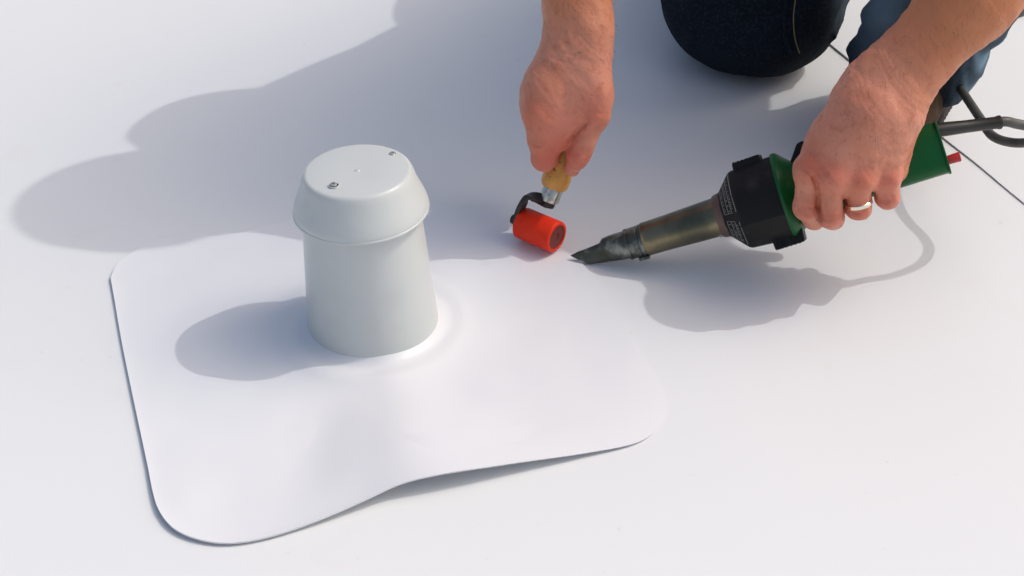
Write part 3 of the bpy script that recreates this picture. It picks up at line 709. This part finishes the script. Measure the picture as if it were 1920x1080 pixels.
# jeans
KR, AR = np.array((.256, 1.448, .082)), np.array((.275, 1.86, .075)); HR, HL = np.array((.305, 1.67, .38)), np.array((.455, 1.67, .39))
KLg, AL = np.array((.462, 1.235, .40)), np.array((.396, 1.318, .06))
def fJ(X, Y, Z):
    r = blend(X, Y, Z, [cap(HR, KR + (HR-KR)*.25, .100, .094), cap(KR + (HR-KR)*.25, KR, .090, .086), cap(KR + np.array((0, .02, .09)), KR, .088, .085), cap(KR, AR + np.array((0, -.04, 0)), .078, .062)], .04)
    l = blend(X, Y, Z, [cap(HL, KLg, .100, .080), cap(KLg, AL + (KLg-AL)*.35, .078, .066), cap(AL + (KLg-AL)*.35, AL + np.array((.000, -.004, .0)), .064, .063)], .03)
    p = blend(X, Y, Z, [cap(HR, HL, .105), cap(PEL + np.array((-.05, -.06, 0)), PEL + np.array((.05, -.06, 0)), .11)], .05)
    d = smin(smin(r, p, .05), smin(l, p, .05), .02)
    # folds: bunched rings low on the shin, drag lines on the knee
    lowz = np.exp(-((Z - .07)/.08)**2) * (X > .33) * (Y < 1.6)
    d = d + .0022*lowz*(np.abs(np.sin(75*Z + 3*np.sin(31*X) + 12*X + 14*Y))*2-1) + .0014*lowz*np.sin(120*X + 90*Z + 3*np.sin(70*Z)) + .0012*lowz*np.sin(210*Z - 70*X + 2*np.sin(90*Y))
    d = d + .0016*np.sin(42*Z + 26*X + 4*np.sin(18*Y + 20*X)) * np.exp(-((Z-.2)/.14)**2)
    d = d + .0009*np.sin(55*X + 30*Z + 3*np.sin(23*Y+17*Z)) + .0006*np.sin(130*Z - 80*X + 3*np.sin(50*Y))
    d = smax(d, -(Z - .004), .018)              # rests flattened on the roof
    lz = np.where((X > .33) & (Y < 1.6), Z - (.040 + .006*np.sin(40*X) + .22*(X-.40)), 1.0)
    d = smax(d, -lz, .006)
    d = smax(d, (Y - 1.835), .006)
    return smax(d, Y + .1*Z - 1.93, .01)
jv = surfnet(fJ, (.12, 1.10, -.004), (.64, 1.96, .62), .0042)
Vj = jv[0]
fade_litJ = .55*np.exp(-((Vj[:, 0]-.345)/.018)**2) * (Vj[:, 1] < 1.6) * np.clip((Vj[:, 2]-.05)/.08, 0, 1) * (Vj[:, 0] < .38)  # sunlit right edge of the kneeling knee, painted in as paler faded denim
lowm = (Vj[:, 0] > .34) & (Vj[:, 1] < 1.55) & (Vj[:, 2] < .2)
fn_ = .5 + .5*np.sin(150*Vj[:, 2] + 24*Vj[:, 0] + 9*np.sin(60*Vj[:, 0]))
fade_litJ = np.clip(fade_litJ + lowm * np.exp(-((Vj[:, 2]-.085)/.06)**2) * (.35 + .65*fn_**2) * np.clip((Vj[:, 0]-.415)/.03, 0, 1), 0, 1)
jeans = npmesh('jeans', *jv, M['denim'], person, {'fade': fade_litJ})
# side seam thread on the kneeling leg, followed down the cloth as seen from the front
def march(px, py, fn, off=.0008):
    o_ = np.array((0, 0, CAM_H)); q = P(px, py, 1.3) - o_; q /= np.linalg.norm(q); t = 1.2
    for _k in range(80):
        p = o_ + q*t; d = float(fn(*[np.array([[[v]]], np.float32) for v in p]).ravel()[0])
        if d < .0004: break
        t += d*.8
    return p - q*off
for k, (dx, m_) in enumerate(((0, M['thread']), (-18, M['denim']))):
    pts = [march(px + dx, py, fJ) for px, py in ((1493, -40), (1491, 0), (1488, 25), (1488, 50), (1491, 75), (1499, 100))]
    sm_ = tube('seam', pts, .0007 if k == 0 else .0022, m_, person, 8, 6)
    sm_.parent = jeans; sm_.matrix_parent_inverse = Matrix()
# boots
def boot(ank, toe, heel, name='boot'):
    ank, toe, heel = map(np.array, (ank, toe, heel)); up = np.array((0, 0, 1.))
    d = toe - heel; d /= np.linalg.norm(d)
    def fb(X, Y, Z):
        b = blend(X, Y, Z, [cap(ank + up*.03, heel + up*.045 + d*.02, .044, .040), cap(heel + up*.042 + d*.03, toe + up*.030 - d*.045, .040, .037), cap(toe + up*.030 - d*.05, toe + up*.028 - d*.035, .040, .034), cap(ank + up*.0, heel + d*.13 + up*.05, .036, .034)], .02)
        return smax(b, -(Z - .014), .004)
    def fs_(X, Y, Z):
        b = blend(X, Y, Z, [cap(heel + up*.02 + d*.038, toe + up*.02 - d*.045, .041, .043, .5, up)], .01)
        b = np.sqrt(np.maximum(0, (X-X)**2)) + b
        return smax(smax(b, Z - .0175, .002), -(Z - .0045), .002)
    lo = np.minimum(np.minimum(ank, toe), heel) - .08; hi = np.maximum(np.maximum(ank, toe), heel) + .09; lo[2] = -.005
    o = npmesh(name, *surfnet(fb, lo, hi, .004), M['boot'], person)
    s = npmesh('sole', *surfnet(fs_, lo, hi, .004), M['sole'], person); s.parent = o; s.matrix_parent_inverse = Matrix()
    return o
heelL = G(1755, 175); heelL[2] = 0
toeL = np.array((.325, 1.175, 0))
bl = boot(AL + np.array((0, 0, .0)), toeL, np.array((AL[0] + .03, AL[1] + .045, 0)))
for k in range(4):
    pass
boot((.275, 1.86, .075), (.28, 1.875, .0), (.278, 2.02, .03))
